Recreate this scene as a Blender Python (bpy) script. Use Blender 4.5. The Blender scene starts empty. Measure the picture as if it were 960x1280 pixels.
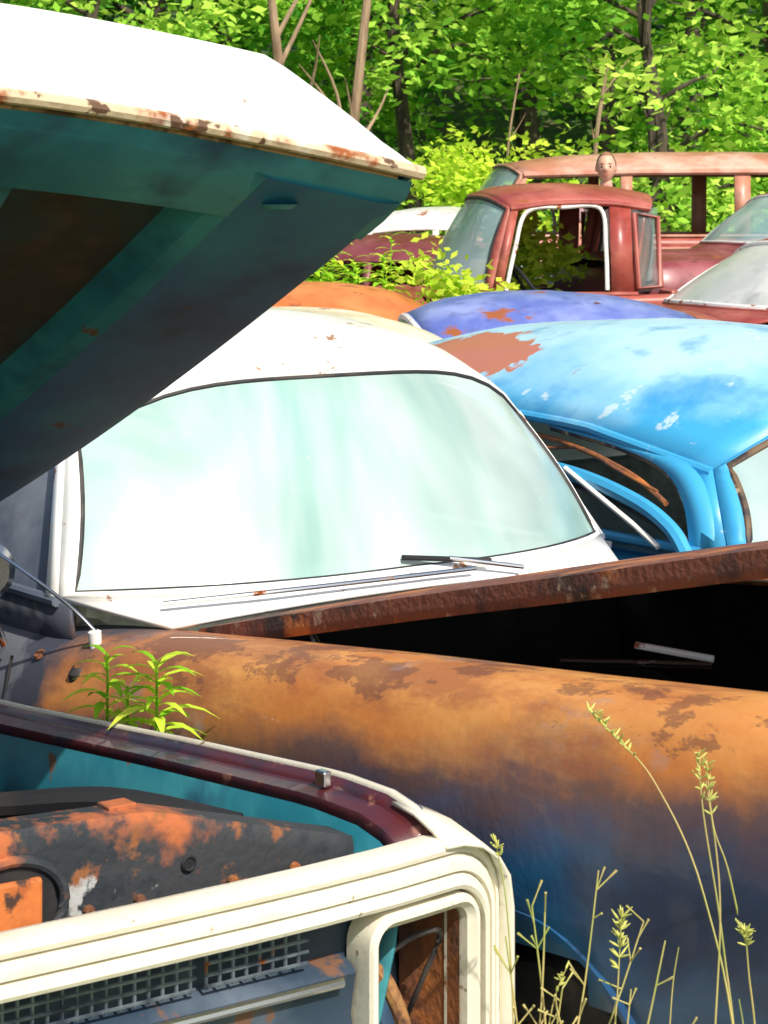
import bpy, math, random
import numpy as np
from mathutils import Vector, Matrix
random.seed(4); rng=np.random.default_rng(4)
S=bpy.context.scene
S.view_settings.view_transform='Standard'
try: S.view_settings.look='None'
except: pass
S.view_settings.exposure=0

# ------------------------------------------------------------ materials
def M(name, base, rough=.5, metal=0., layers=(), bump=0., bscale=30., coat=0., trans=0.):
    m=bpy.data.materials.new(name); m.use_nodes=True; nt=m.node_tree; N=nt.nodes; L=nt.links
    b=N['Principled BSDF']
    tc=N.new('ShaderNodeTexCoord'); co=tc.outputs['Object']
    def math_(op,a,c=None,d=None):
        n=N.new('ShaderNodeMath'); n.operation=op
        for i,x in enumerate((a,c,d)):
            if x is None: continue
            if isinstance(x,(int,float)): n.inputs[i].default_value=x
            else: L.new(x,n.inputs[i])
        return n.outputs[0]
    col=None; rv=None
    for k,l in enumerate(layers):
        nz=N.new('ShaderNodeTexNoise'); nz.inputs['Scale'].default_value=l.get('s',5); nz.inputs['Detail'].default_value=min(7,l.get('d',4))
        nz.inputs['Roughness'].default_value=l.get('nr',.6)
        nz.inputs['Distortion'].default_value=l.get('dist',0)
        mp=N.new('ShaderNodeMapping'); mp.inputs['Scale'].default_value=l.get('st',(1,1,1)); mp.inputs['Location'].default_value=(k*7.3,k*3.1,k*1.7)
        L.new(co,mp.inputs[0]); L.new(mp.outputs[0],nz.inputs['Vector'])
        v=math_('MULTIPLY',nz.outputs[0],l.get('amp',1.))
        if 'dir' in l:
            dp=N.new('ShaderNodeVectorMath'); dp.operation='DOT_PRODUCT'; L.new(co,dp.inputs[0]); dp.inputs[1].default_value=l['dir']
            v=math_('ADD',v,dp.outputs['Value'])
        if 'c' in l:
            a=N.new('ShaderNodeVectorMath'); a.operation='SUBTRACT'; L.new(co,a.inputs[0]); a.inputs[1].default_value=l['c']
            q=N.new('ShaderNodeVectorMath'); q.operation='DIVIDE'; L.new(a.outputs[0],q.inputs[0]); q.inputs[1].default_value=l['r']
            ln=N.new('ShaderNodeVectorMath'); ln.operation='LENGTH'; L.new(q.outputs[0],ln.inputs[0])
            v=math_('SUBTRACT',v,ln.outputs['Value'])
        mr=N.new('ShaderNodeMapRange'); mr.inputs['From Min'].default_value=l['lo']; mr.inputs['From Max'].default_value=l['hi']
        L.new(v,mr.inputs['Value']); f=math_('MULTIPLY',mr.outputs[0],l.get('k',1.))
        mx=N.new('ShaderNodeMix'); mx.data_type='RGBA'; L.new(f,mx.inputs['Factor'])
        if col is None: mx.inputs['A'].default_value=(*base,1)
        else: L.new(col,mx.inputs['A'])
        mx.inputs['B'].default_value=(*l['col'],1); col=mx.outputs['Result']
        rr=l.get('rough',rough); m2=N.new('ShaderNodeMix'); m2.data_type='FLOAT'; L.new(f,m2.inputs['Factor'])
        if rv is None: m2.inputs['A'].default_value=rough
        else: L.new(rv,m2.inputs['A'])
        m2.inputs['B'].default_value=rr; rv=m2.outputs['Result']
    if col is None: b.inputs['Base Color'].default_value=(*base,1)
    else: L.new(col,b.inputs['Base Color'])
    if rv is None: b.inputs['Roughness'].default_value=rough
    else: L.new(rv,b.inputs['Roughness'])
    b.inputs['Metallic'].default_value=metal
    b.inputs['Coat Weight'].default_value=coat
    if bump>0:
        nz=N.new('ShaderNodeTexNoise'); nz.inputs['Scale'].default_value=bscale; nz.inputs['Detail'].default_value=3
        L.new(co,nz.inputs['Vector']); bp=N.new('ShaderNodeBump'); bp.inputs['Strength'].default_value=bump; bp.inputs['Distance'].default_value=.01
        L.new(nz.outputs[0],bp.inputs['Height']); L.new(bp.outputs[0],b.inputs['Normal'])
    if trans>0:
        tr=N.new('ShaderNodeBsdfTransparent'); tr.inputs[0].default_value=(.75,.92,.88,1)
        ms=N.new('ShaderNodeMixShader')
        nz=N.new('ShaderNodeTexNoise'); nz.inputs['Scale'].default_value=1.6; nz.inputs['Distortion'].default_value=.6
        L.new(co,nz.inputs['Vector']); mr=N.new('ShaderNodeMapRange'); mr.inputs['From Min'].default_value=.35; mr.inputs['From Max'].default_value=.65
        mr.inputs['To Min'].default_value=trans*1.25; mr.inputs['To Max'].default_value=trans*.55
        L.new(nz.outputs[0],mr.inputs['Value']); L.new(mr.outputs[0],ms.inputs[0])
        L.new(b.outputs[0],ms.inputs[1]); L.new(tr.outputs[0],ms.inputs[2]); L.new(ms.outputs[0],N['Material Output'].inputs[0])
    return m
RUST=(.30,.085,.022); DRUST=(.10,.035,.018); ORG=(.62,.20,.035)
def paint(name, base, rust=.6, rough=.35, fade=None, extra=(), coat=.15):
    ly=[dict(col=fade or tuple(min(1,c*1.5+.06) for c in base),s=2.2,lo=.42,hi=.68,k=.7,rough=.6),
        dict(col=tuple(c*.45 for c in base),s=9,lo=.55,hi=.7,k=.5),
        dict(col=RUST,s=3.2,lo=rust,hi=rust+.05,rough=.9,d=12,nr=.68),
        dict(col=DRUST,s=6,lo=rust+.06,hi=rust+.1,rough=.9,d=12,nr=.7)]
    return M(name,base,rough,0,list(ly)+list(extra),bump=.12,bscale=18,coat=coat)
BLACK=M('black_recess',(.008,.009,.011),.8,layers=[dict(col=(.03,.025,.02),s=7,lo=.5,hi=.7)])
RUBBER=M('rubber',(.02,.019,.02),.6,bump=.2,layers=[dict(col=(.09,.07,.06),s=8,lo=.5,hi=.75)])
CHROME=M('worn_chrome',(.62,.62,.6),.25,1.,layers=[dict(col=RUST,s=9,lo=.62,hi=.68,rough=.8)])
WTRIM=M('pale_trim',(.8,.78,.72),.4,layers=[dict(col=RUST,s=14,lo=.6,hi=.66)])
RUSTM=M('rust',(.3,.10,.03),.85,layers=[dict(col=(.10,.045,.03),s=6,lo=.45,hi=.6),dict(col=ORG,s=14,lo=.55,hi=.7,k=.7)],bump=.4,bscale=60)
SEAT=M('faded_upholstery',(.35,.33,.27),.9,layers=[dict(col=(.12,.09,.06),s=4,lo=.45,hi=.65)])
GLASS=M('dusty_glass',(.36,.55,.54),.12,0,[dict(col=(.66,.76,.72),s=1.3,lo=.4,hi=.7,st=(1,1.6,.6),rough=.3)],coat=.4,trans=.35)
GLASSD=M('dark_glass',(.10,.15,.14),.08,0,[dict(col=(.3,.36,.34),s=2,lo=.45,hi=.7,rough=.3)],coat=.4,trans=.55)
SLATE=M('slate_grey_panel',(.095,.115,.15),.55,layers=[dict(col=(.24,.26,.29),s=3,lo=.45,hi=.7),dict(col=(.25,.12,.08),s=9,lo=.62,hi=.68)],bump=.1)

# ------------------------------------------------------------ mesh helpers
def link(o,parent=None):
    S.collection.objects.link(o)
    if parent: o.parent=parent
    return o
def empty(name,loc=(0,0,0),rz=0,ry=0,rx=0):
    e=bpy.data.objects.new(name,None); e.empty_display_size=.2; e.location=loc; e.rotation_euler=(rx,ry,rz); return link(e)
def obj(name,v,f,mat,parent=None,smooth=True,ang=40):
    me=bpy.data.meshes.new(name); me.from_pydata([tuple(map(float,p)) for p in v],[],f); me.update()
    if smooth:
        me.polygons.foreach_set('use_smooth',[True]*len(me.polygons))
        try: me.set_sharp_from_angle(angle=math.radians(ang))
        except: pass
    if mat: me.materials.append(mat)
    o=bpy.data.objects.new(name,me); return link(o,parent)
def gridfaces(a,b,cu=False,cv=False,skip=None):
    f=[]
    for i in range(a if cu else a-1):
        for j in range(b if cv else b-1):
            if skip and skip(i,j): continue
            i2=(i+1)%a; j2=(j+1)%b
            f.append((i*b+j,i2*b+j,i2*b+j2,i*b+j2))
    return f
def grid(name,P,mat,parent=None,thick=0,cu=False,cv=False,skip=None,ang=40,off=0):
    a=len(P); b=len(P[0]); v=[p for r in P for p in r]
    o=obj(name,v,gridfaces(a,b,cu,cv,skip),mat,parent,True,ang)
    if thick:
        s=o.modifiers.new('sol','SOLIDIFY'); s.thickness=thick; s.offset=off
    return o
def cr(pts,n=8,closed=False):
    P=[np.array(p,float) for p in pts]; out=[]
    m=len(P); rngi=range(m if closed else m-1)
    for i in rngi:
        if closed: p0,p1,p2,p3=P[(i-1)%m],P[i],P[(i+1)%m],P[(i+2)%m]
        else: p0,p1,p2,p3=P[max(i-1,0)],P[i],P[i+1],P[min(i+2,m-1)]
        for k in range(n):
            t=k/n; out.append(.5*((2*p1)+(-p0+p2)*t+(2*p0-5*p1+4*p2-p3)*t*t+(-p0+3*p1-3*p2+p3)*t**3))
    if not closed: out.append(P[-1])
    return out
def tubedata(pts,r,n=8,closed=False):
    P=[np.array(p,float) for p in pts]; m=len(P); v=[];
    if not hasattr(r,'__len__'): r=[r]*m
    up=np.array([.13,.21,.97])
    for i in range(m):
        if closed: t=P[(i+1)%m]-P[(i-1)%m]
        else: t=P[min(i+1,m-1)]-P[max(i-1,0)]
        t=t/(np.linalg.norm(t)+1e-9)
        a=np.cross(t,up)
        if np.linalg.norm(a)<.15: a=np.cross(t,[1,0,0])
        a/=np.linalg.norm(a); b=np.cross(t,a)
        for k in range(n):
            q=2*math.pi*k/n; v.append(P[i]+r[i]*(a*math.cos(q)+b*math.sin(q)))
    f=gridfaces(m,n,closed,True)
    if not closed:
        f.append(tuple(range(n))); f.append(tuple((m-1)*n+k for k in range(n))[::-1])
    return v,f
def tube(name,pts,r,mat,parent=None,closed=False,n=8):
    v,f=tubedata(pts,r,n,closed); return obj(name,v,f,mat,parent)
def multitube(name,lst,mat,parent=None,n=6):
    V=[];F=[]
    for pts,r in lst:
        v,f=tubedata(pts,r,n); o=len(V); V+=v; F+=[tuple(i+o for i in q) for q in f]
    return obj(name,V,F,mat,parent)
def box(name,c,s,mat,parent=None,bev=.008,rot=(0,0,0)):
    x,y,z=[q/2 for q in s]
    v=[(a*x,b*y,d*z) for a in(-1,1) for b in(-1,1) for d in(-1,1)]
    f=[(0,1,3,2),(4,6,7,5),(0,4,5,1),(2,3,7,6),(0,2,6,4),(1,5,7,3)]
    R=Matrix.Rotation(rot[2],3,'Z')@Matrix.Rotation(rot[1],3,'Y')@Matrix.Rotation(rot[0],3,'X')
    v=[tuple(R@Vector(p)+Vector(c)) for p in v]
    o=obj(name,v,f,mat,parent,False)
    if bev:
        m=o.modifiers.new('b','BEVEL'); m.width=bev; m.segments=2; m.limit_method='ANGLE'
    return o
def lathe(name,prof,c,axis,mat,parent=None,n=32):
    ax=Vector(axis).normalized(); q=ax.to_track_quat('Z','Y'); P=[]
    for k in range(n):
        a=2*math.pi*k/n
        P.append([tuple(q@Vector((r*math.cos(a),r*math.sin(a),h))+Vector(c)) for r,h in prof])
    return grid(name,P,mat,parent,cu=True,ang=30)
def wheel(parent,x,y,zc,side,R=.34):
    w=.11
    lathe('tire',[(.20,-w),(.30,-w),(R-.01,-w*.75),(R,-.04),(R,.04),(R-.01,w*.75),(.30,w),(.20,w),(.20,-w)],(x,y,zc),(0,side,0),RUBBER,parent)
    lathe('wheel_rim',[(.001,.04),(.06,.05),(.07,.02),(.12,.0),(.16,.04),(.2,.06),(.205,.09)],(x,y,zc),(0,side,0),RUSTM,parent)

# ------------------------------------------------------------ generic car
def car(name,loc,heading,paintm,**k):
    g=k.get
    e=empty(name,loc,heading,ry=g('pitch',0),rx=g('roll',0)); e.scale=(g('scale',1),)*3
    hw=g('hw',.92); xf=g('xf',2.1); xb=g('xb',-2.9); ztl=g('zt',[(xb,.9),(xf,.95)])
    zt=lambda x: float(np.interp(x,[a for a,_ in ztl],[b for _,b in ztl]))
    shoulder=g('shoulder',.3); zb=g('zb',.28)
    wx=g('wheels',(1.55,-1.75)); wr=.36; wz=.36
    sidem=g('sidem',paintm); roofm=g('roofm',paintm)
    nx=int((xf-xb)/.05)
    xs=np.linspace(xb,xf,nx)
    def endw(x):
        q=min((xf-x)/.35,(x-xb)/.35,1.); q=max(q,0); return math.sqrt(1-(1-q)**2)
    for sd in (-1,1):
        P=[]
        for x in xs:
            z=zt(x); q=endw(x); h=hw-.22*(1-q); zz=z-.06*(1-q)
            sec=[(h-shoulder,zz-.012),(h-shoulder*.6,zz),(h-shoulder*.3,zz-.025),(h-.04,zz-.085),(h,zz-.18),(h+.01,zz-.30),(h-.005,(zz-.3)*.5+zb*.5),(h-.05,zb)]
            P.append([(x,sd*y,w) for y,w in cr(sec,4)])
        def skip(i,j,P=P):
            x,_,z=P[i][j]; 
            return any((x+.025-a)**2+(z-.02-wz)**2<wr**2 for a in wx)
        grid('body_side',P,sidem,e,thick=.012,skip=skip,ang=60)
        for a in wx:
            arc=[]
            for t in np.linspace(-.15,math.pi+.15,28):
                x=a+(wr+.012)*math.cos(t); z=wz+(wr+.012)*math.sin(t)
                arc.append((x,sd*(hw-.0),max(z,zb)))
            tube('wheel_arch_lip',arc,.016,sidem,e)
            wheel(e,a,sd*(hw-.16),.33,sd)
            W=[[ (a+wr*math.cos(t)*1.03,sd*y,wz+wr*math.sin(t)*1.03) for y in (hw-.01,hw-.4)] for t in np.linspace(0,math.pi,16)]
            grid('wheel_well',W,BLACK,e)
    for xe,nm in ((xf,'front_panel'),(xb,'rear_panel')):
        z=zt(xe)-.06; h=hw-.22
        sx=1 if xe==xf else -1
        P=[[(xe+sx*.05*(1-(y/h)**2)-sx*.02*abs(w-.6),y,w) for w in np.linspace(zb,z,8)] for y in np.linspace(-h,h,12)]
        grid(nm,P,paintm,e,thick=.01)
        tube('bumper',cr([(xe+sx*(-.1),-hw,.42),(xe+sx*.1,-hw*.85,.42),(xe+sx*.16,0,.42),(xe+sx*.1,hw*.85,.42),(xe-sx*.1,hw,.42)],6),.05,CHROME,e)
        for sd in (-1,1):
            lathe('headlight' if sx>0 else 'tail_light',[(.001,.07),(.05,.06),(.08,.03),(.09,.035),(.1,.0)],(xe-.01*sx,sd*h*.78,z-.16),(sx,0,0),CHROME,e,20)
    if g('grille',True):
        for q in range(5): tube('grille_bar',[(xf+.06-.03*abs(y)/hw,y,.5+.06*q) for y in np.linspace(-.45,.45,6)],.012,CHROME,e)
    # greenhouse
    xw0=g('xw0',.35); wrap=g('wrap',.25); bhw=g('bhw',hw-.12); belt=g('belt',zt(0)+.06)
    xw1=g('xw1',-.15); xr1=g('xr1',-1.6); xr0=g('xr0',-2.1); thw=g('thw',bhw-.12); twrap=g('twrap',.1)
    head=g('head',1.42); peak=g('peak',1.52); tail=g('tail',head-.02); ef=g('ef',head-.12); em=g('em',peak-.2); er=g('er',tail-.12); crown=g('crown',2.6); fcrown=g('fcrown',crown)
    n=21; ts=np.linspace(-1,1,n)
    basec=[(xw0-wrap*abs(t)**2.5,bhw*t,belt-.01*abs(t)) for t in ts]
    topc=[(xw1-twrap*abs(t)**3,thw*t,ef+(head-ef)*(1-abs(t)**fcrown)) for t in ts]
    rb=[(xr0+wrap*.8*abs(t)**2.5,bhw*.97*t,belt) for t in ts]
    rt=[(xr1+twrap*abs(t)**3,thw*.97*t,er+(tail-er)*(1-abs(t)**crown)) for t in ts]
    def glass(nm,B,T,bul,inset,gm,rc=0):
        P=[]
        for s in np.linspace(inset,1-inset*.8,9):
            row=[]
            for i,t in enumerate(ts):
                t2=t*(1-inset); j=(t2+1)/2*(n-1); a=int(min(j,n-2)); fr=j-a
                b=np.array(B[a])*(1-fr)+np.array(B[a+1])*fr; c=np.array(T[a])*(1-fr)+np.array(T[a+1])*fr
                p=b*(1-s)+c*s; p[0]+=bul*math.sin(math.pi*s); row.append(p)
            P.append(row)
        if gm: grid(nm,P,gm,e)
        ring=[P[0][i] for i in range(n)]+[P[i][-1] for i in range(1,9)]+[P[-1][i] for i in range(n-2,-1,-1)]+[P[i][0] for i in range(7,0,-1)]
        return ring,P
    rf,PF=glass('windshield',basec,topc,.03,g('inset',.05),g('glassm',GLASS))
    rr_,PR=glass('rear_glass',rb,rt,-.03,.08,g('rearm',g('glassm',GLASS)))
    tube('windshield_gasket',rf,g('gask',.013),g('gaskm',RUBBER),e,closed=True)
    tube('rear_gasket',rr_,.013,RUBBER,e,closed=True)
    frm=g('framem',roofm)
    for B,T,Pg,nm in ((basec,topc,PF,'windshield_frame'),(rb,rt,PR,'rear_frame')):
        outer=[B[i] for i in range(n)]+[np.array(B[-1])*(1-s)+np.array(T[-1])*s for s in np.linspace(0,1,9)[1:]]+[T[i] for i in range(n-2,-1,-1)]+[np.array(B[0])*(1-s)+np.array(T[0])*s for s in np.linspace(1,0,9)[1:-1]]
        inner=[Pg[0][i] for i in range(n)]+[Pg[i][-1] for i in range(1,9)]+[Pg[-1][i] for i in range(n-2,-1,-1)]+[Pg[i][0] for i in range(7,0,-1)]
        grid(nm,[outer,inner],frm,e,thick=.02,cv=True)
    ns=22; P=[]
    for s in np.linspace(0,1,ns):
        zc=float(np.interp(s,[0,.12,.3,.5,.75,.9,1],[head,head+(peak-head)*.62,head+(peak-head)*.93,peak,tail+(peak-tail)*.75,tail+(peak-tail)*.35,tail]))
        ez=float(np.interp(s,[0,.25,.5,.75,1],[ef,em*.8+ef*.2,em,em*.8+er*.2,er]))
        h=thw+.035*math.sin(math.pi*s); cc=fcrown+(crown-fcrown)*min(1,s*2.5)
        row=[]
        for t in ts:
            xx=(xw1-twrap*abs(t)**3)*(1-s)+(xr1+twrap*abs(t)**3)*s
            row.append((xx,h*t,ez+(zc-ez)*(1-abs(t)**cc)))
        P.append(row)
    grid('roof',P,roofm,e,thick=.015,ang=70)
    RO=P
    for sd in (0,-1):
        ed=[ (P[i][sd][0],P[i][sd][1]*1.012,P[i][sd][2]-.004) for i in range(ns)]
        tube('drip_rail',ed,g('drip',.012),g('dripm',roofm),e)
    if g('headtrim'):
        tube('header_trim',[(p[0]-.014,p[1],p[2]+.004) for p in topc],.008,g('headtrim'),e)
    zr=lambda x,idx=0: float(np.interp(-x,[-r[idx][0] for r in RO],[r[idx][2] for r in RO]))
    yr=lambda x,idx=0: float(np.interp(-x,[-r[idx][0] for r in RO],[abs(r[idx][1]) for r in RO]))
    for sd in (-1,1):
        idx=-1 if sd>0 else 0
        A0=np.array(basec[idx]);A1=np.array(topc[idx]);aw=g('aw',.05)
        grid('a_pillar',[[A0,A1],[A0+[-aw*1.2,sd*.01,0],A1+[-aw,sd*.005,0]]],frm,e,thick=.03)
        C0=np.array(rb[idx]);C1=np.array(rt[idx]);cw=g('cw',.25)
        grid('c_pillar',[[C0*(1-s)+C1*s+[cw*q*(1 if s<.99 else 1),sd*.015*math.sin(3*q),0] for s in np.linspace(0,1,6)] for q in np.linspace(0,1,5)],roofm,e,thick=.03)
        for px,pw in g('pillars',[((xw1+xr1)/2,.06)]):
            grid('b_pillar',[[(px,sd*bhw,belt-.05),(px,sd*yr(px),zr(px))],[(px-pw,sd*bhw,belt-.05),(px-pw,sd*yr(px-pw),zr(px-pw))]],frm,e,thick=.03)
        tube('belt_trim',[(A0[0],sd*(bhw+.01),belt-.015),(C0[0],sd*(bhw+.01),belt-.015)],.014,g('trimm',frm),e)
        P=[[(x,sd*bhw,belt-.02),(x,sd*(hw-shoulder*.35),zt(x)-.03)] for x in np.linspace(A0[0]+.05,C0[0],12)]
        grid('window_sill',P,sidem,e,thick=.01)
        if g('sideglass'):
            Pg=[]
            for q in np.linspace(0,1,14):
                xb_=A0[0]*(1-q)+(C0[0]+cw*.8)*q; xt=A1[0]*(1-q)+(C1[0]+cw*.8)*q
                Pg.append([(xb_,sd*(bhw-.01),belt-.03),(xt,sd*(yr(xt)-.02),zr(xt)-.01)])
            grid('side_glass',Pg,g('sideglass'),e)
        if g('wtrim'):
            x0=A0[0]-aw*1.2-.03; xt0=A1[0]-aw-.03; xe=g('wtrim')
            pts=[(x0,sd*(bhw+.012),belt+.01),((x0+xt0)/2,sd*((bhw+thw)/2+.015),(belt+zr(xt0))/2),(xt0-.02,sd*(yr(xt0)+.015),zr(xt0)-.035),((xt0+xe)/2,sd*(yr(-.3)+.015),zr((xt0+xe)/2)-.03),(xe+.03,sd*(yr(xe)+.015),zr(xe)-.04),(xe,sd*((bhw+thw)/2+.02),(belt+zr(xe))/2),(xe,sd*(bhw+.015),belt+.01)]
            tube('window_trim',cr(pts,6),.014,WTRIM,e)
        if g('corner_glass'):
            a,b=g('corner_glass'); 
            grid('corner_window',[[(a,sd*bhw,belt),(a,sd*yr(a),zr(a))],[(b,sd*bhw,belt),(b,sd*yr(b),zr(b))]],GLASSD,e)
            tube('corner_window_frame',[(a,sd*(bhw+.01),belt+.02),(a,sd*(yr(a)+.01),zr(a)-.05),(b,sd*(yr(b)+.01),zr(b)-.06),(b,sd*(bhw+.01),belt+.03)],.02,frm,e,closed=True)
    hx0=g('hx0',xw0+.12); hh=hw-shoulder
    P=[]
    for i,t in enumerate(ts):
        b=np.array(basec[i]); fz=zt(hx0)+.0
        q=np.array((max(hx0-.06*abs(t)**2,b[0]+.03),t*(hh+.06),fz+.035*(1-t*t)))
        P.append([b*(1-s)+q*s for s in (0,.5,1)])
    grid('cowl',P,g('cowlm',frm),e,thick=.012)
    if g('rear','trunk')=='trunk':
        P=[]
        for s in np.linspace(0,1,12):
            row=[]
            for i,t in enumerate(ts):
                b=np.array(rb[i]); x1=xb+.02; x=b[0]*(1-s)+x1*s
                y=(bhw*.97*(1-s)+(hw-.3)*s)*t; z=belt*(1-s)+(zt(x1)-.06)*s+.12*math.sin(math.pi*min(1,s*.9+.1))*(1-t*t)*.7+.06*math.sin(math.pi*s)
                row.append((x,y,z))
            P.append(row)
        grid('trunk_lid',P,paintm,e,thick=.012,ang=70)
    elif g('rear')=='bed':
        x0=xr0-.08; x1=xb+.03
        box('bed_floor',((x0+x1)/2,0,.62),(x0-x1,2*hw-.2,.03),RUSTM,e)
        for sd in(-1,1):
            box('bed_wall',((x0+x1)/2,sd*(hw-shoulder+.0),.86),(x0-x1,.03,.5),paintm,e)
        box('tailgate',(x1,0,.86),(.04,2*hw-.5,.5),paintm,e); box('bed_front',(x0,0,.86),(.04,2*hw-.3,.55),paintm,e)
        box('cab_back',(xr0-.005,0,(belt+.4)/2),(.03,2*bhw-.1,belt-.4),paintm,e)
    hz=g('hood_crown',.07); hx1=xf-.03; ho=g('hood_open',0.); hhw=g('hood_hw',hh+.0)
    if g('hood',True):
        P=[];fl=g('flange',.03)
        z0=zt(hx0)+g('hood_dz',.0)
        for s in np.linspace(0,1,16):
            row=[]; x=hx0*(1-s)+hx1*s
            base=zt(x)-.05*max(0,(s-.8)/.2)**2+g('hood_dz',0)
            for t in [-1,-1]+list(np.linspace(-1,1,19))+[1,1]:
                row.append([x,hhw*t*(1-.08*s*g('htaper',1)),base+hz*(1-abs(t)**2.2)*(1-.3*s)])
            row[0][2]-=fl; row[1][2]-=fl*.5; row[-1][2]-=fl; row[-2][2]-=fl*.5
            P.append(row)
        if ho:
            c,sn=math.cos(ho),math.sin(ho)
            for r in P:
                for p in r:
                    dx=p[0]-hx0; dz=p[2]-z0; p[0]=hx0+dx*c-dz*sn; p[2]=z0+dx*sn+dz*c
        grid('hood',P,g('hoodm',paintm),e,thick=.012,ang=35)
    if ho or not g('hood',True):
        for sd in(-1,1):
            P=[[(x,sd*(hh+.004),zt(x)-.012),(x,sd*(hh+.0),.35)] for x in np.linspace(hx0,hx1,14)]
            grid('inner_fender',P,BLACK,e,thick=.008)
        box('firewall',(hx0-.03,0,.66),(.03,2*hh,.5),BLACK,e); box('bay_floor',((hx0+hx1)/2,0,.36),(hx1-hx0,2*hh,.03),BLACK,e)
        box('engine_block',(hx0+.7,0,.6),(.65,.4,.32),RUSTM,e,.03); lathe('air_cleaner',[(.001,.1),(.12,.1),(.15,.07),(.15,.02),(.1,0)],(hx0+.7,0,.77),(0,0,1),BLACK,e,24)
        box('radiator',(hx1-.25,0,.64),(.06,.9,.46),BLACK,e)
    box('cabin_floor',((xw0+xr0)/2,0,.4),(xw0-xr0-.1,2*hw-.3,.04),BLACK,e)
    box('dashboard',(xw0-wrap-.12,0,belt-.14),(.2,2*bhw-.15,.22),g('dashm',BLACK),e,.04)
    sx=(xw1+xr1)/2 if g('rear')!='bed' else xr1+.35
    box('seat_back',(sx-.15,0,.78),(.14,2*bhw-.2,.5),SEAT,e,.05,rot=(0,-.15,0)); box('seat_cushion',(sx+.15,0,.55),(.5,2*bhw-.2,.16),SEAT,e,.05)
    cz=Vector((xw0-wrap-.32,bhw*.5,belt-.0)); q=Vector((1,0,-.7)).normalized().to_track_quat('Z','Y')
    tube('steering_wheel',[tuple(cz+q@Vector((.19*math.cos(a),.19*math.sin(a),0))) for a in np.linspace(0,2*math.pi,25)[:-1]],.013,BLACK,e,closed=True)
    return e

HD=math.atan2(-.81,.59)
# ============================================================ A : pickup with raised hood, cream grille
CREAM=M('cream_paint',(.78,.73,.59),.4,layers=[dict(col=(.58,.47,.30),s=4,lo=.5,hi=.75,k=.6),dict(col=RUST,s=9,lo=.66,hi=.70,rough=.9,d=12),dict(col=(.25,.16,.08),s=26,lo=.655,hi=.69,rough=.9,d=12)],bump=.12,bscale=40)
WHITEH=M('white_hood_paint',(.85,.84,.80),.45,layers=[dict(col=(.6,.5,.38),s=5,lo=.6,hi=.8,k=.5),dict(col=RUST,s=10,lo=.66,hi=.7,d=12,rough=.9)],bump=.1,bscale=25)
TEAL=M('teal_underside',(.012,.15,.20),.55,layers=[dict(col=(.05,.28,.32),s=2.2,lo=.42,hi=.65),dict(col=(.01,.05,.10),s=3.5,lo=.5,hi=.66),dict(col=(.13,.06,.03),s=9,lo=.66,hi=.7,d=12,rough=.9)],bump=.15)
NAVY=M('navy_underside',(.012,.10,.24),.6,layers=[dict(col=(.018,.23,.34),s=1.6,lo=.45,hi=.68),dict(col=(.008,.04,.11),s=2.6,lo=.52,hi=.7),dict(col=(.08,.04,.02),s=11,lo=.69,hi=.72)],bump=.08)
BROWN=M('brown_liner',(.034,.025,.020),.8,layers=[dict(col=(.018,.08,.10),s=2.2,lo=.45,hi=.65),dict(col=(.09,.045,.03),s=5,lo=.5,hi=.72)],bump=.3)
MAROON=M('maroon_ledge',(.085,.015,.018),.4,layers=[dict(col=(.03,.02,.035),s=8,lo=.45,hi=.62),dict(col=(.3,.13,.08),s=16,lo=.62,hi=.72,rough=.8)],bump=.15,coat=.2)
SUPP=M('rusted_support',(.035,.038,.042),.75,layers=[dict(col=(.42,.12,.04),dir=(0,-.10,1.0),amp=.5,s=4.5,lo=1.185,hi=1.24,rough=.9,d=12),dict(col=(.02,.026,.032),s=5,lo=.53,hi=.57,d=12),dict(col=(.42,.42,.40),s=9,lo=.65,hi=.68,d=10),dict(col=(.25,.09,.03),s=15,lo=.58,hi=.66,d=10)],bump=.3,bscale=50)
ORP=M('orange_rust_panel',(.60,.17,.035),.8,layers=[dict(col=(.28,.07,.02),s=7,lo=.48,hi=.66),dict(col=(.06,.03,.02),s=16,lo=.6,hi=.66)],bump=.3)
BLUEP=paint('dark_blue_truck_paint',(.012,.06,.13),.62)
A=car('pickup_truck',(-.5325,3.1385,0),HD,BLUEP,hw=.9,xf=-.12,xb=-5.0,zt=[(-5,.95),(-2.2,.86),(-1.9,.74),(-1.55,.766),(-.87,.828),(-.23,.87),(0,.86)],wheels=(-.9,-4.0),hood=False,grille=False,
      xw0=-2.1,wrap=.2,xw1=-2.35,xr1=-3.2,xr0=-3.3,belt=1.12,head=1.72,peak=1.8,tail=1.7,bhw=.8,thw=.7,rear='bed',hx0=-1.95,pillars=[(-3.0,.2)],shoulder=.1)
for c in list(A.children):
    if c.name.split('.')[0] in('front_panel','headlight','bumper','radiator','inner_fender'): bpy.data.objects.remove(c)
def rrect(cy,cz,hy,hz,r,iy,iz,n=8):
    hy-=iy; hz-=iz; r=max(r-min(iy,iz),.012); out=[]
    for q,(sy,sz) in enumerate(((1,1),(-1,1),(-1,-1),(1,-1))):
        for k in range(n):
            a=math.pi/2*(q+k/(n-1)); out.append((cy+sy*(hy-r)+r*math.cos(a),cz+sz*(hz-r)+r*math.sin(a)))
    res=[]
    for i in range(len(out)):
        res.append(out[i]); p=out[i]; s=out[(i+1)%len(out)]
        if (i+1)%n==0:
            for k in range(1,12): res.append((p[0]+(s[0]-p[0])*k/12,p[1]+(s[1]-p[1])*k/12))
    return res
bow=lambda y:-.0-.05*(abs(y)/.9)**4
ZC=.662;HZ=.248
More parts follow.
